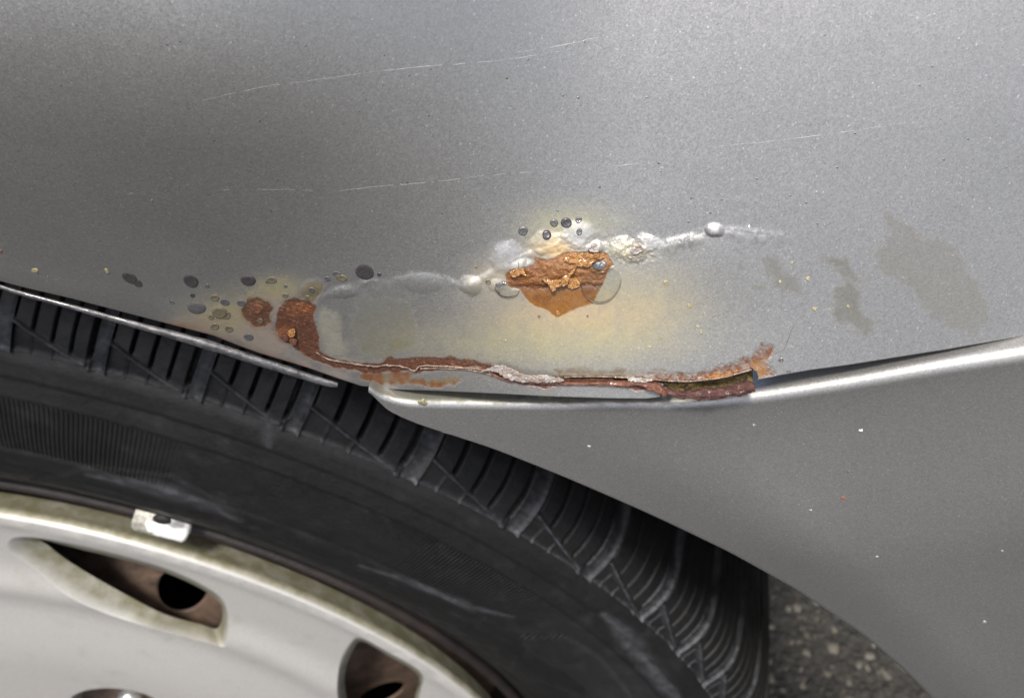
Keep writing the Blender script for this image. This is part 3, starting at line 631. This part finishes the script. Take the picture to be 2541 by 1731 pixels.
# ---------------------------------------------------------------- bumper cover
def build_bumper():
    yb = Y_EDGE+.0005
    hi = np.array([(915, 968), (925, 978), (940, 990), (956, 997), (990, 1007), (1027, 1012), (1141, 1013), (1270, 1015), (1400, 1016), (1500, 1013), (1600, 1014), (1707, 1012), (1780, 1006), (1861, 994), (1940, 980), (2016, 968), (2100, 955), (2300, 920), (2541, 882), (2800, 835), (3200, 760)], float)
    lo = np.array([(915, 970), (925, 981), (940, 995), (950, 1006), (962, 1017), (1000, 1036), (1042, 1053), (1113, 1076), (1212, 1108), (1270, 1130), (1407, 1185), (1598, 1266), (1817, 1362), (1981, 1447), (2145, 1556), (2254, 1654), (2323, 1731), (2420, 1850), (2560, 2050), (2800, 2500), (3200, 3300)], float)
    us = np.unique(np.r_[np.arange(915, 1100, 3), np.arange(1100, 2600, 7), np.arange(2600, 3201, 40)])
    sm = lambda q: np.convolve(np.r_[np.full(4, q[0]), q, np.full(4, q[-1])], np.ones(9)/9, 'valid')
    hi[:, 1] += np.interp(hi[:, 0], [915, 960, 1100, 1750, 1950, 2541], [0, 2, 5, 5, 17, 21])
    vh = sm(np.interp(us, hi[:, 0], hi[:, 1])); vl = sm(np.interp(us, lo[:, 0], lo[:, 1])); vl = np.maximum(vl, vh+1.5)
    NB = np.array([0, -math.cos(math.radians(7)), math.sin(math.radians(7))]); PB = np.array([P_PIV[0], yb, P_PIV[2]])
    top = on_plane(np.stack([us, vh], 1), PB, NB); bot = on_plane(np.stack([us, vl], 1), PB, NB)
    # lower edge runs straight down in space from each column's foot
    rows = []; tag = []
    rho = np.interp(us, [915, 960, 1100, 1700, 1950, 2541], [.0010, .0016, .0020, .0020, .0026, .0030])
    ledge = np.interp(us, [915, 1000, 1700, 1950], [.002, .012, .02, .03])
    rows.append(top+np.stack([0*us, rho+ledge, rho-.001], 1)); tag.append(2)
    for k in range(10, -1, -1):
        a = math.pi/2*k/10; rows.append(top+np.stack([0*us, rho*(1-math.cos(a)), rho*math.sin(a)], 1)); tag.append(k/10)
    nrow = 46
    for k in range(1, nrow+1):
        t = k/nrow; p = top*(1-t)+bot*t
        # gentle crown: the cover swells below the top edge, then tucks in; the wheel side is a flatter facet
        rows.append(p); tag.append(-t)
    P = np.array(rows)
    face = P[11:, :, :]; zz = top[None, :, 2]-face[:, :, 2]; X = face[:, :, 0]
    arch_r = np.hypot(face[:, :, 0], face[:, :, 2]); dist = np.clip(arch_r-.385, 0, None)
    bulge = .0055*sstep(.002, .036, dist)-.0030*sstep(.06, .2, dist)-.16*np.clip(X-.27, 0, None)**1.5+.0006*np.exp(-(zz/.004)**2)*0
    P[11:, :, 1] -= bulge*sstep(0, .05, zz)
    # rounded lower edge and inward return
    e = P[-1].copy()
    cdir = e.copy(); cdir[:, 1] = 0; cdir /= np.linalg.norm(cdir, axis=1)[:, None]      # away from the axle
    ins = [e+np.array([0, .0006, 0])-cdir*.0007, e+np.array([0, .0016, 0])-cdir*.0008, e+np.array([0, .003, 0])-cdir*.0003, e+np.array([0, .014, 0])+cdir*.004]
    P = np.concatenate([P, np.array(ins)], 0)
    # dirt and moss gathered on the top ledge beside the gap
    n, mcol = P.shape[:2]; S = np.zeros((n, mcol, 4)); U = np.broadcast_to(us, (n, mcol))
    rowk = np.array(tag+[-1]*4)[:, None]*np.ones((1, mcol))
    nz = fbm(U/22, rowk*9+3, 4); nz2 = fbm(U/9+4, rowk*15+8, 3)
    led = sstep(.42, .8, rowk+.5*nz)*(1-sstep(1700, 1900, U))
    S[..., :3] = (.07, .068, .045); S[..., 3] = .8*led
    moss = led*sstep(.05, .22, nz2)*np.exp(-((U-1370)/190)**2); S[..., :3] += moss[..., None]*(np.array([.20, .19, .06])-S[..., :3]); S[..., 3] = np.maximum(S[..., 3], moss*.8)
    dk = led*sstep(.08, .2, nz)*np.exp(-((U-1340)/140)**2); S[..., :3] *= (1-.85*dk)[..., None]; S[..., 3] = np.maximum(S[..., 3], dk*.9)
    o = grid_obj('bumper_cover', P, MAT['bumper'], car, None, {'stain': S})
    o['label'] = 'grey bumper cover with a pale worn top edge below the rusted seam'
    def at(u, v):
        r = on_plane([(u, v)], PB, NB)[0]; j = int(np.argmin(abs(P[11:57, :, 0]-r[0])[20])); col = P[11:57, j]; i = int(np.argmin(abs(col[:, 2]-r[2]))); return np.array([r[0], col[i, 1], r[2]])
    def bit(name, u, v, r, mat, lab=None):
        c = at(u, v); bm = bmesh.new(); bmesh.ops.create_icosphere(bm, subdivisions=2, radius=1)
        for w in bm.verts:
            k = 1+.25*math.sin(5*w.co.x+u)+.2*math.cos(4*w.co.z+v); w.co = Vector((c[0]+w.co.x*r*k, c[1]+w.co.y*r*.35, c[2]+w.co.z*r*k*1.2))
        me = bpy.data.meshes.new(name); bm.to_mesh(me); bm.free(); ob = link(name, me, mat, o)
        if lab: ob['label'] = lab
    bit('paint_chip', 2136, 1062, .00042, MAT['speck_white']); bit('rust_speck', 2090, 1207, .00075, MAT['speck_orange']); bit('rust_speck', 2102, 1150, .0003, MAT['speck_orange'])
    bit('paint_chip', 1050, 994, .0009, MAT['speck'])
    for u, v, r in ((1461, 1105, .0004), (1922, 1088, .0003), (1870, 1053, .0003), (2170, 1331, .0004), (2435, 1504, .0005), (2010, 1231, .0003), (2478, 1324, .0003)): bit('paint_chip', u, v, r, MAT['scratch'])
    return o
bumper = build_bumper()

# ---------------------------------------------------------------- wheel housing and unseen light-blocking body box
def build_housing():
    th = np.linspace(-2.0, 1.40, 70); prof = [(.392, -.026), (.394, .02), (.392, .10), (.385, .22), (.372, .27), (.30, .285), (.0, .285)]
    P = np.array([[(r*math.sin(t), y, r*math.cos(t)) for t in th] for r, y in prof])
    o = grid_obj('wheel_housing', P, MAT['liner'], car); o['label'] = 'black wheel housing above the tyre'
build_housing()
def build_light_block():  # unseen box for the car's floor, added to keep sky light off the asphalt
    bm = bmesh.new(); bmesh.ops.create_cube(bm, size=1)
    for v in bm.verts: v.co = Vector((.1+v.co.x*1.9, .98+v.co.y*1.3, .14+v.co.z*.50))
    bmesh.ops.bevel(bm, geom=bm.edges[:], offset=.05, segments=3, affect='EDGES')
    me = bpy.data.meshes.new('underbody_light_block'); bm.to_mesh(me); bm.free(); link('underbody_light_block', me, MAT['liner'], car)
build_light_block()

# ---------------------------------------------------------------- wheel
wheel = empty('wheel', (0, .09, 0), car)
wheel['label'] = 'rear wheel with worn black tyre and silver slotted cover'
g_theta = []
GROOVE_PX = [(26, 878), (258, 930), (498, 1000), (743, 1074), (1033, 1201), (1288, 1329), (1461, 1443), (1587, 1542), (1670, 1628), (1730, 1706)]
for q in on_y(GROOVE_PX, 0.0): g_theta.append(math.atan2(q[0], q[2]))
dmean = (g_theta[-1]-g_theta[0])/(len(g_theta)-1)
thetas = [g_theta[0]-dmean*k for k in range(8, 0, -1)]+g_theta+[g_theta[-1]+dmean*k for k in range(1, 9)]
PROF = np.array([(0.0, .3000), (.0030, .3055), (.0075, .3105), (.014, .3140), (.024, .3162), (.040, .3176), (.070, .3185), (.10, .3188)])   # y, r of the tread shoulder
_ps = np.r_[0, np.cumsum(np.linalg.norm(np.diff(PROF, axis=0), axis=1))]
_pp = smooth_open(PROF, 8); _pps = np.r_[0, np.cumsum(np.linalg.norm(np.diff(_pp, axis=0), axis=1))]
def prof_at(s):
    y = np.interp(s, _pps, _pp[:, 0]); r = np.interp(s, _pps, _pp[:, 1])
    e = 1e-4; dy = np.interp(s+e, _pps, _pp[:, 0])-np.interp(s-e, _pps, _pp[:, 0]); dr = np.interp(s+e, _pps, _pp[:, 1])-np.interp(s-e, _pps, _pp[:, 1])
    l = np.hypot(dy, dr); return y, r, -dr/l, dy/l     # position and outward normal (y, r)
def tread_block(t0, t1, seed):
    nt_, ns = 110, 74
    tau = np.linspace(0, 1, nt_); s = np.r_[np.linspace(.0002, .024, 54), np.linspace(.026, .095, ns-54)]
    TT, S = np.meshgrid(tau, s); w = t1-t0
    sk = TT - .10*sstep(.012, .06, S)*0                                   # grooves lean very slightly
    slit = sstep(.785, .80, sk)*(1-sstep(.835, .85, sk)); groove = sstep(.835, .85, sk)*(1-sstep(.985, .998, sk))
    Dp = np.zeros(TT.shape)
    Dp -= slit*.0050*sstep(.003, .007, S)+groove*(.0006+.0006*np.sin((np.clip(sk, .84, 1)-.84)/.16*math.pi)+.0022*sstep(.02, .035, S))
    blk = (1-sstep(.785, .80, sk))
    sc = .0085*(1-np.clip(sk/.84, 0, 1))**1.25+.0016+.0010*sstep(.85, 1, sk)      # scallop line sweeping down along the block
    below = sstep(0, .0009, sc-S)
    for c in (.0, .21, .42, .62):
        Dp -= blk*.0060*np.exp(-((sk-c)/.015)**4)*sstep(.0010, .0026, S-sc)
    Dp -= blk*below*.0020
    Dp += blk*.0011*np.exp(-((S-sc)/.0007)**2)
    for c in (.19, .41): Dp += blk*below*.0008*np.exp(-((sk-c)/.010)**2)
    Dp += .0008*np.exp(-((S-.0006)/.0006)**2)*(1-.3*groove)
    Dp += .0005*np.exp(-((sk-.985)/.012)**2)+.00025*fbm(TT*7+seed, S*300, 3)
    y, r, ny, nr = prof_at(S)
    A = t0+TT*w
    y = y+ny*Dp; r = r+nr*Dp
    # edges sit into the carcass
    P = np.stack([r*np.sin(A), y, r*np.cos(A)], -1)
    z = np.zeros(TT.shape)
    wear = np.clip(.7+2.2*fbm(A*170+seed, S*900, 4), 0, 1.3)
    sc_at = wear*(1.0*blk*np.exp(-((S-sc)/.0008)**2)+.6*np.exp(-((S-.0006)/.0006)**2)+.6*np.exp(-((sk-.985)/.016)**2)+.3*blk*below*(np.exp(-((sk-.20)/.012)**2)+np.exp(-((sk-.41)/.012)**2)))+.06*sstep(.2, .5, fbm(A*60, S*900, 4)+.3)
    return grid_obj('tread_block', P, MAT['rubber'], wheel, None, {'scuff': np.clip(sc_at+.55*groove*wear*(1-sstep(.016, .05, S)), 0, 1), 'rib': z})
for k in range(len(thetas)-1): tread_block(thetas[k], thetas[k+1], k*1.37)

def build_tyre():
    prof = [(.100, .3125), (.05, .3110), (.02, .3085), (.006, .3030), (.0005, .2990), (-.0008, .2975), (-.0026, .2935), (-.0030, .2925), (-.0026, .2915), (-.0046, .2860), (-.0050, .2850), (-.0046, .2842), (-.0070, .2720), (-.0080, .2640), (-.0081, .2622), (-.0087, .2614), (-.0086, .2530), (-.0080, .2522), (-.0070, .2450), (-.0048, .2380), (-.0026, .2330), (-.0028, .2322), (-.0022, .2310), (.0008, .2260), (.0034, .2220), (.0050, .2195), (.0068, .2172), (.0090, .2150), (.016, .2105), (.03, .206)]
    pr = np.array(prof); full = [pr[0:1]]
    for i in range(len(pr)-1):
        m = max(1, int(np.linalg.norm(pr[i+1]-pr[i])/.0008)); full.append(pr[i]+(pr[i+1]-pr[i])*np.linspace(0, 1, m+1)[1:, None])
    pr = np.vstack(full)
    back = np.array([(.19, .20), (.20, .23), (.205, .26), (.195, .30), (.17, .3125), (.10, .3125)])
    th = np.unique(np.r_[np.linspace(-.15, 1.5, 560), np.linspace(1.5, 2*math.pi-.15, 120)[1:-1]])
    A, R_ = np.meshgrid(th, pr[:, 1]); Y = np.broadcast_to(pr[:, :1], A.shape).copy()
    side = (Y < .004) & (R_ > .205)
    # moulded panels and scuffs placed by where they are on the sidewall
    def tr(pts): q = on_y(pts, -.010); return np.stack([np.arctan2(q[:, 0], q[:, 2])*.25*1000, np.hypot(q[:, 0], q[:, 2])*1000], 1)
    UA, UR = A*.25*1000, R_*1000
    n1 = fbm(UA/7, UR/5, 4); n2 = fbm(UA/2.5+9, UR/1.2, 4)
    sc = np.zeros(A.shape)
    for pts, w, k in (([(215, 1182), (300, 1200), (420, 1225), (520, 1262), (590, 1295)], 2.6, .85), ([(330, 1215), (480, 1250), (570, 1285)], 3.0, .5), ([(890, 1412), (980, 1440), (1080, 1480), (1170, 1520), (1270, 1548)], 1.5, .9), ([(1495, 1575), (1560, 1640), (1620, 1710), (1690, 1790)], 3.0, .95), ([(640, 1130), (650, 1160)], 1.6, .35)):
        d, fr = seg_dist(UA, UR, tr(pts)); sc = np.maximum(sc, k*np.exp(-(d/(w*np.sin(np.clip(fr, .04, .96)*math.pi)**.5*(1+1.3*n1)+.2))**2)*(.6+1.2*n2+.25))
    sc = np.maximum(sc, .14*sstep(.05, .3, n1)); sc = np.where(side, np.clip(sc, 0, 1), 0)
    pl = sstep(-.3, .8, poly_sd(UA, UR, tr([(60, 1215), (215, 1165), (420, 1195), (560, 1262), (640, 1325), (450, 1300), (240, 1255)])))+sstep(-.3, .8, poly_sd(UA, UR, tr([(1290, 1590), (1400, 1600), (1480, 1650), (1560, 1740), (1600, 1850), (1400, 1850), (1250, 1700)])))
    Y = Y-np.where(side, .0007*pl, 0)+np.where(side, .00025*n1, 0)
    rib = np.where(side & (R_ > .262) & (R_ < .2845), sstep(.2620, .2635, R_)*(1-sstep(.283, .2845, R_))*(1-sstep(.26, .38, A)*(1-sstep(.62, .74, A))), 0)
    P = np.stack([R_*np.sin(A), Y, R_*np.cos(A)], -1)
    Ab, Rb = np.meshgrid(th, back[:, 1]); Yb = np.broadcast_to(back[:, :1], Ab.shape)
    Pb = np.stack([Rb*np.sin(Ab), Yb, Rb*np.cos(Ab)], -1)
    z = np.zeros(Ab.shape)
    o = grid_obj('tyre', np.concatenate([P, Pb], 0), MAT['rubber'], wheel, None, {'scuff': np.concatenate([sc, z]), 'rib': np.concatenate([rib, z])}, closed_u=True)
    o['label'] = 'worn black tyre with scuffed sidewall'
build_tyre()

def revolve(name, prof, mat, seg=300, attrs=None, parent=wheel):
    th = np.linspace(0, 2*math.pi, seg, endpoint=False); p = np.asarray(prof, float)
    P = np.stack([p[:, 1:2]*np.sin(th), np.broadcast_to(p[:, :1], (len(p), seg)), p[:, 1:2]*np.cos(th)], -1)
    at = {k: np.repeat(np.asarray(v, float)[:, None], seg, 1) for k, v in (attrs or {}).items()}
    return grid_obj(name, P, mat, parent, None, at, closed_u=True)
# steel rim: rolled flange, bead seat, and the pressed disc with its round holes
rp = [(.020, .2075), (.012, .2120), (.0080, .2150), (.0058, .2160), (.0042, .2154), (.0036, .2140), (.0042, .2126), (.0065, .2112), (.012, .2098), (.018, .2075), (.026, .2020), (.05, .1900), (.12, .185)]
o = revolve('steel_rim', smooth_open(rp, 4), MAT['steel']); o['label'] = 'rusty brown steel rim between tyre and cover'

def cdt_plate(name, outer, holes, yfun, mat, parent, step=.004, attrs_fn=None):
    """flat-ish plate with holes, triangulated in x, z"""
    pts = [Vector(p) for p in outer]; edges = []; n0 = len(outer); edges += [(i, (i+1) % n0) for i in range(n0)]
    for hloop in holes:
        k = len(pts); pts += [Vector(p) for p in hloop]; m_ = len(hloop); edges += [(k+i, k+(i+1) % m_) for i in range(m_)]
    O_ = np.array(outer); xs = np.arange(O_[:, 0].min(), O_[:, 0].max(), step); zs = np.arange(O_[:, 1].min(), O_[:, 1].max(), step)
    X, Z = np.meshgrid(xs, zs); X = X+(np.arange(len(zs))[:, None] % 2)*step/2
    sd = poly_sd(X, Z, O_); ok = sd > step*.5
    for hloop in holes: ok &= poly_sd(X, Z, np.array(hloop)) < -step*.5
    pts += [Vector((a, c)) for a, c in zip(X[ok], Z[ok])]
    v, e, f, *_ = delaunay_2d_cdt(pts, edges, [], 0, 1e-7)
    V = np.array([(p.x, p.y) for p in v]); Fc = np.array([list(t) for t in f if len(t) == 3])
    c = V[Fc].mean(1); good = poly_sd(c[:, 0], c[:, 1], O_) > 0
    for hloop in holes: good &= poly_sd(c[:, 0], c[:, 1], np.array(hloop)) < 0
    Fc = Fc[good]; y = yfun(V[:, 0], V[:, 1])
    return np.stack([V[:, 0], y, V[:, 1]], 1), Fc
def circle(c, r, n=28): return [(c[0]+r*math.cos(t), c[1]+r*math.sin(t)) for t in np.linspace(0, 2*math.pi, n, endpoint=False)]
def disc_y(r): return np.clip(.006+.55*(np.asarray(r, float)-.088), .006, .060)      # the pressed disc falls away from hub to barrel
def on_disc(px_):
    d = rays([px_])[0]; t = np.linspace(.2, .6, 4000); P = CAM+d*t[:, None]; k = np.argmax(P[:, 1] > disc_y(np.hypot(P[:, 0], P[:, 2]))); return P[k]
h1 = on_disc((452, 1462)); h2 = on_disc((945, 1722))
a1 = math.atan2(h1[0], h1[2]); a2 = math.atan2(h2[0], h2[2]); rh = np.hypot(h2[0], h2[2]); HR = .0110
holes = [circle((h1[0], h1[2]), HR), circle((h2[0], h2[2]), HR)]
for k in range(1, 9):
    a = a1+(a2-a1)*(k+1)
    if a < a1+2*math.pi-abs(a2-a1)*.6: holes.append(circle((rh*math.sin(a), rh*math.cos(a)), HR))
V, Fc = cdt_plate('steel_disc', circle((0, 0), .1900, 160), holes, lambda x, z: disc_y(np.hypot(x, z)), MAT['steel'], wheel, .005)
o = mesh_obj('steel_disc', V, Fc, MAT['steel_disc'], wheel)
for hl in holes[:]:
    q = np.array(hl); yy = disc_y(np.hypot(q[:, 0], q[:, 1]))
    rows = [np.stack([q[:, 0], yy, q[:, 1]], 1), np.stack([q.mean(0)[0]+(q[:, 0]-q.mean(0)[0])*.93, yy+.0006, q.mean(0)[1]+(q[:, 1]-q.mean(0)[1])*.93], 1), np.stack([q.mean(0)[0]+(q[:, 0]-q.mean(0)[0])*.92, yy+.0010, q.mean(0)[1]+(q[:, 1]-q.mean(0)[1])*.92], 1)]
    grid_obj('vent_hole_collar', np.array(rows), MAT['steel_disc'], wheel, closed_u=True)
revolve('brake_drum', [(.085, .0), (.085, .14), (.088, .150), (.14, .152)], MAT['drum'], 90)

# wheel cover
YC = -.0029; RC = .2032
def cover_y(x, z):
    r = np.hypot(x, z)
    # rolled rim, shallow dish, then the face swells outwards to the hub
    return YC + .0010*np.exp(-((RC-r)/.0010)**2) + .0012*sstep(.0, .010, RC-r) - .006*sstep(.03, .12, RC-r) - .0020*np.exp(-((RC-r-.052)/.010)**2)
F1 = [(40, 1338), (172, 1352), (367, 1400), (488, 1449), (556, 1500), (564, 1588), (514, 1584), (367, 1546), (257, 1508), (147, 1456), (73, 1410), (18, 1370)]
H1 = [(101, 1337), (176, 1356), (367, 1405), (486, 1453), (549, 1500), (541, 1556), (500, 1548), (404, 1521), (294, 1464), (220, 1422), (160, 1384), (122, 1354)]
F2 = [(840, 1655), (866, 1602), (896, 1584), (960, 1618), (1044, 1668), (1042, 1725), (1020, 1800), (870, 1800), (842, 1730)]
H2 = [(856, 1668), (876, 1612), (899, 1591), (960, 1624), (1036, 1673), (1030, 1722), (1004, 1786), (882, 1786), (860, 1728)]
F3 = [(180, 1722), (205, 1692), (270, 1680), (345, 1688), (398, 1712), (415, 1770), (390, 1840), (280, 1860), (195, 1815)]
H3 = [(215, 1722), (228, 1698), (278, 1688), (342, 1694), (390, 1718), (402, 1775), (378, 1836), (280, 1852), (222, 1815)]
def loop(px_, y): q = on_y(smooth_closed(px_, 7), y); return q
slots = []
for Fp, Hp, dp in ((F1, H1, .0062), (F2, H2, .0050), (F3, H3, .014)):
    a = loop(Fp, YC); c = loop(Hp, YC+dp)
    slots.append((a, c))
allslots = list(slots)
for k in range(1, 7):      # the pattern goes on round the wheel
    a = k*2*math.pi/7; ca, sa = math.cos(a), math.sin(a)
    rot = lambda q: np.stack([q[:, 0]*ca+q[:, 2]*sa, q[:, 1], -q[:, 0]*sa+q[:, 2]*ca], 1)
    for s_ in slots: allslots.append((rot(s_[0]), rot(s_[1])))
ok = []; 
for s_ in allslots:
    cc = s_[0].mean(0); rad_ = np.linalg.norm(s_[0]-cc, axis=1).max()
    if all(np.linalg.norm(cc-o_[0].mean(0)) > .55*(rad_+np.linalg.norm(o_[0]-o_[0].mean(0), axis=1).max()) for o_ in ok) and np.hypot(s_[0][:, 0], s_[0][:, 2]).max() < RC-.003: ok.append(s_)
loops = [[(p[0], p[2]) for p in s_[0]] for s_ in ok]
V, Fc = cdt_plate('wheel_cover', circle((0, 0), RC, 420), loops, cover_y, MAT['cover'], wheel, .0035)
dst = .18*sstep(.1, .35, fbm(V[:, 0]*150, V[:, 2]*150, 4))
cov = mesh_obj('wheel_cover', V, Fc, MAT['cover'], wheel, True, {'dust': dst})
cov['label'] = 'silver wheel cover with lens shaped slots and yellowish brake dust'
e0 = YC+.0010
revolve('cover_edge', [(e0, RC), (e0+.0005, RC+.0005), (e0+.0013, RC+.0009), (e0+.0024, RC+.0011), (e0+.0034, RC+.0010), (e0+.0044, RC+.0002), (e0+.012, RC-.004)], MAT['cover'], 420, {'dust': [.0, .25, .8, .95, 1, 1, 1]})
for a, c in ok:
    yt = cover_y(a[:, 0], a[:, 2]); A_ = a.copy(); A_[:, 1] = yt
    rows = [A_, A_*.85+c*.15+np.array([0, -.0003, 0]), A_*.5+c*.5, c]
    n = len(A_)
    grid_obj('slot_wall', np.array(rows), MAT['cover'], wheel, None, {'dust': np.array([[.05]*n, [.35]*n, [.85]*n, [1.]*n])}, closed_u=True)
# wheel nut in its recess
q = on_y([(322, 1728)], YC+.006)[0]
bm = bmesh.new(); bmesh.ops.create_cone(bm, cap_ends=True, segments=24, radius1=.0062, radius2=.0052, depth=.016)
bmesh.ops.bevel(bm, geom=[e for e in bm.edges if e.calc_face_angle(0) > .6], offset=.0014, segments=4, affect='EDGES')
bmesh.ops.rotate(bm, matrix=Matrix.Rotation(math.pi/2, 3, 'X'), verts=bm.verts); bmesh.ops.translate(bm, vec=Vector(q), verts=bm.verts)
me = bpy.data.meshes.new('wheel_nut'); bm.to_mesh(me); bm.free(); o = link('wheel_nut', me, MAT['nut'], wheel)
# clip-on balance weight
def build_weight():
    c0 = on_y([(352, 1300)], -.004)[0]; c1 = on_y([(468, 1332)], -.004)[0]
    t0, t1 = math.atan2(c0[0], c0[2]), math.atan2(c1[0], c1[2]); rm = .5*(np.hypot(c0[0], c0[2])+np.hypot(c1[0], c1[2]))
    th = np.linspace(t0, t1, 26); sec = smooth_closed([(-.0052, -.0028), (-.0058, .0), (-.0046, .0028), (-.001, .0036), (.002, .0030), (.003, 0), (.002, -.003), (-.002, -.0034)], 3)
    P = np.array([[((rm+z)*math.sin(t), y, (rm+z)*math.cos(t)) for y, z in sec] for t in th])
    k = np.array([.05]+[.8, .93]+[1.]*20+[.93, .8, .05]); cen = P.mean(1, keepdims=True); P = cen+(P-cen)*k[:, None, None]
    P = P+.0005*np.stack([fbm(P[..., 0]*700, P[..., 2]*700, 3)]*3, -1)
    o = grid_obj('balance_weight', P, MAT['weight'], wheel, closed_u=True); o['label'] = 'white coated balance weight clipped to the rim'
    # its steel clip, crumpled at the left end
    c2 = on_y([(338, 1290)], -.004)[0]; t2 = math.atan2(c2[0], c2[2]); th = np.linspace(t2-.005, t0+.02, 16); prof_ = [(-.0050, -.0038), (-.0060, -.001), (-.0050, .0020), (-.002, .0048), (.001, .006)]
    P = np.array([[((rm+z)*math.sin(t), y, (rm+z)*math.cos(t)) for y, z in prof_] for t in th])
    P = P+.0016*np.stack([fbm(P[..., 0]*500+3, P[..., 2]*500, 3)]*3, -1)
    grid_obj('weight_clip', P, simple_mat('corroded clip', (.20, .19, .16), .5, .4, 500, .5, .0004, 700, 0, (.55, .53, .46)), wheel)
    bm = bmesh.new(); bmesh.ops.create_uvsphere(bm, u_segments=16, v_segments=10, radius=.0026)
    p = on_y([(402, 1288)], -.0075)[0]; bmesh.ops.scale(bm, vec=(1.2, .5, .9), verts=bm.verts); bmesh.ops.translate(bm, vec=Vector(p), verts=bm.verts)
    me = bpy.data.meshes.new('weight_notch'); bm.to_mesh(me); bm.free(); link('weight_notch', me, MAT['drum'], wheel)
build_weight()

# ---------------------------------------------------------------- water drops on the panel
def drop(u, v, a, c, ang, h, label):
    o = dome('water_drop', u, v, a, c, ang, h, MAT['water'], None, 0, 1.0, 12, 40, 0.0002)
    o['label'] = label; o['category'] = 'water drop'; return o
drop(1492, 705, 52, 46, -.5, .0012, 'large clear water drop clinging to the right end of the orange rust patch')
drop(1258, 715, 32, 22, .2, .0008, 'small clear water drop clinging to the left end of the orange rust patch')
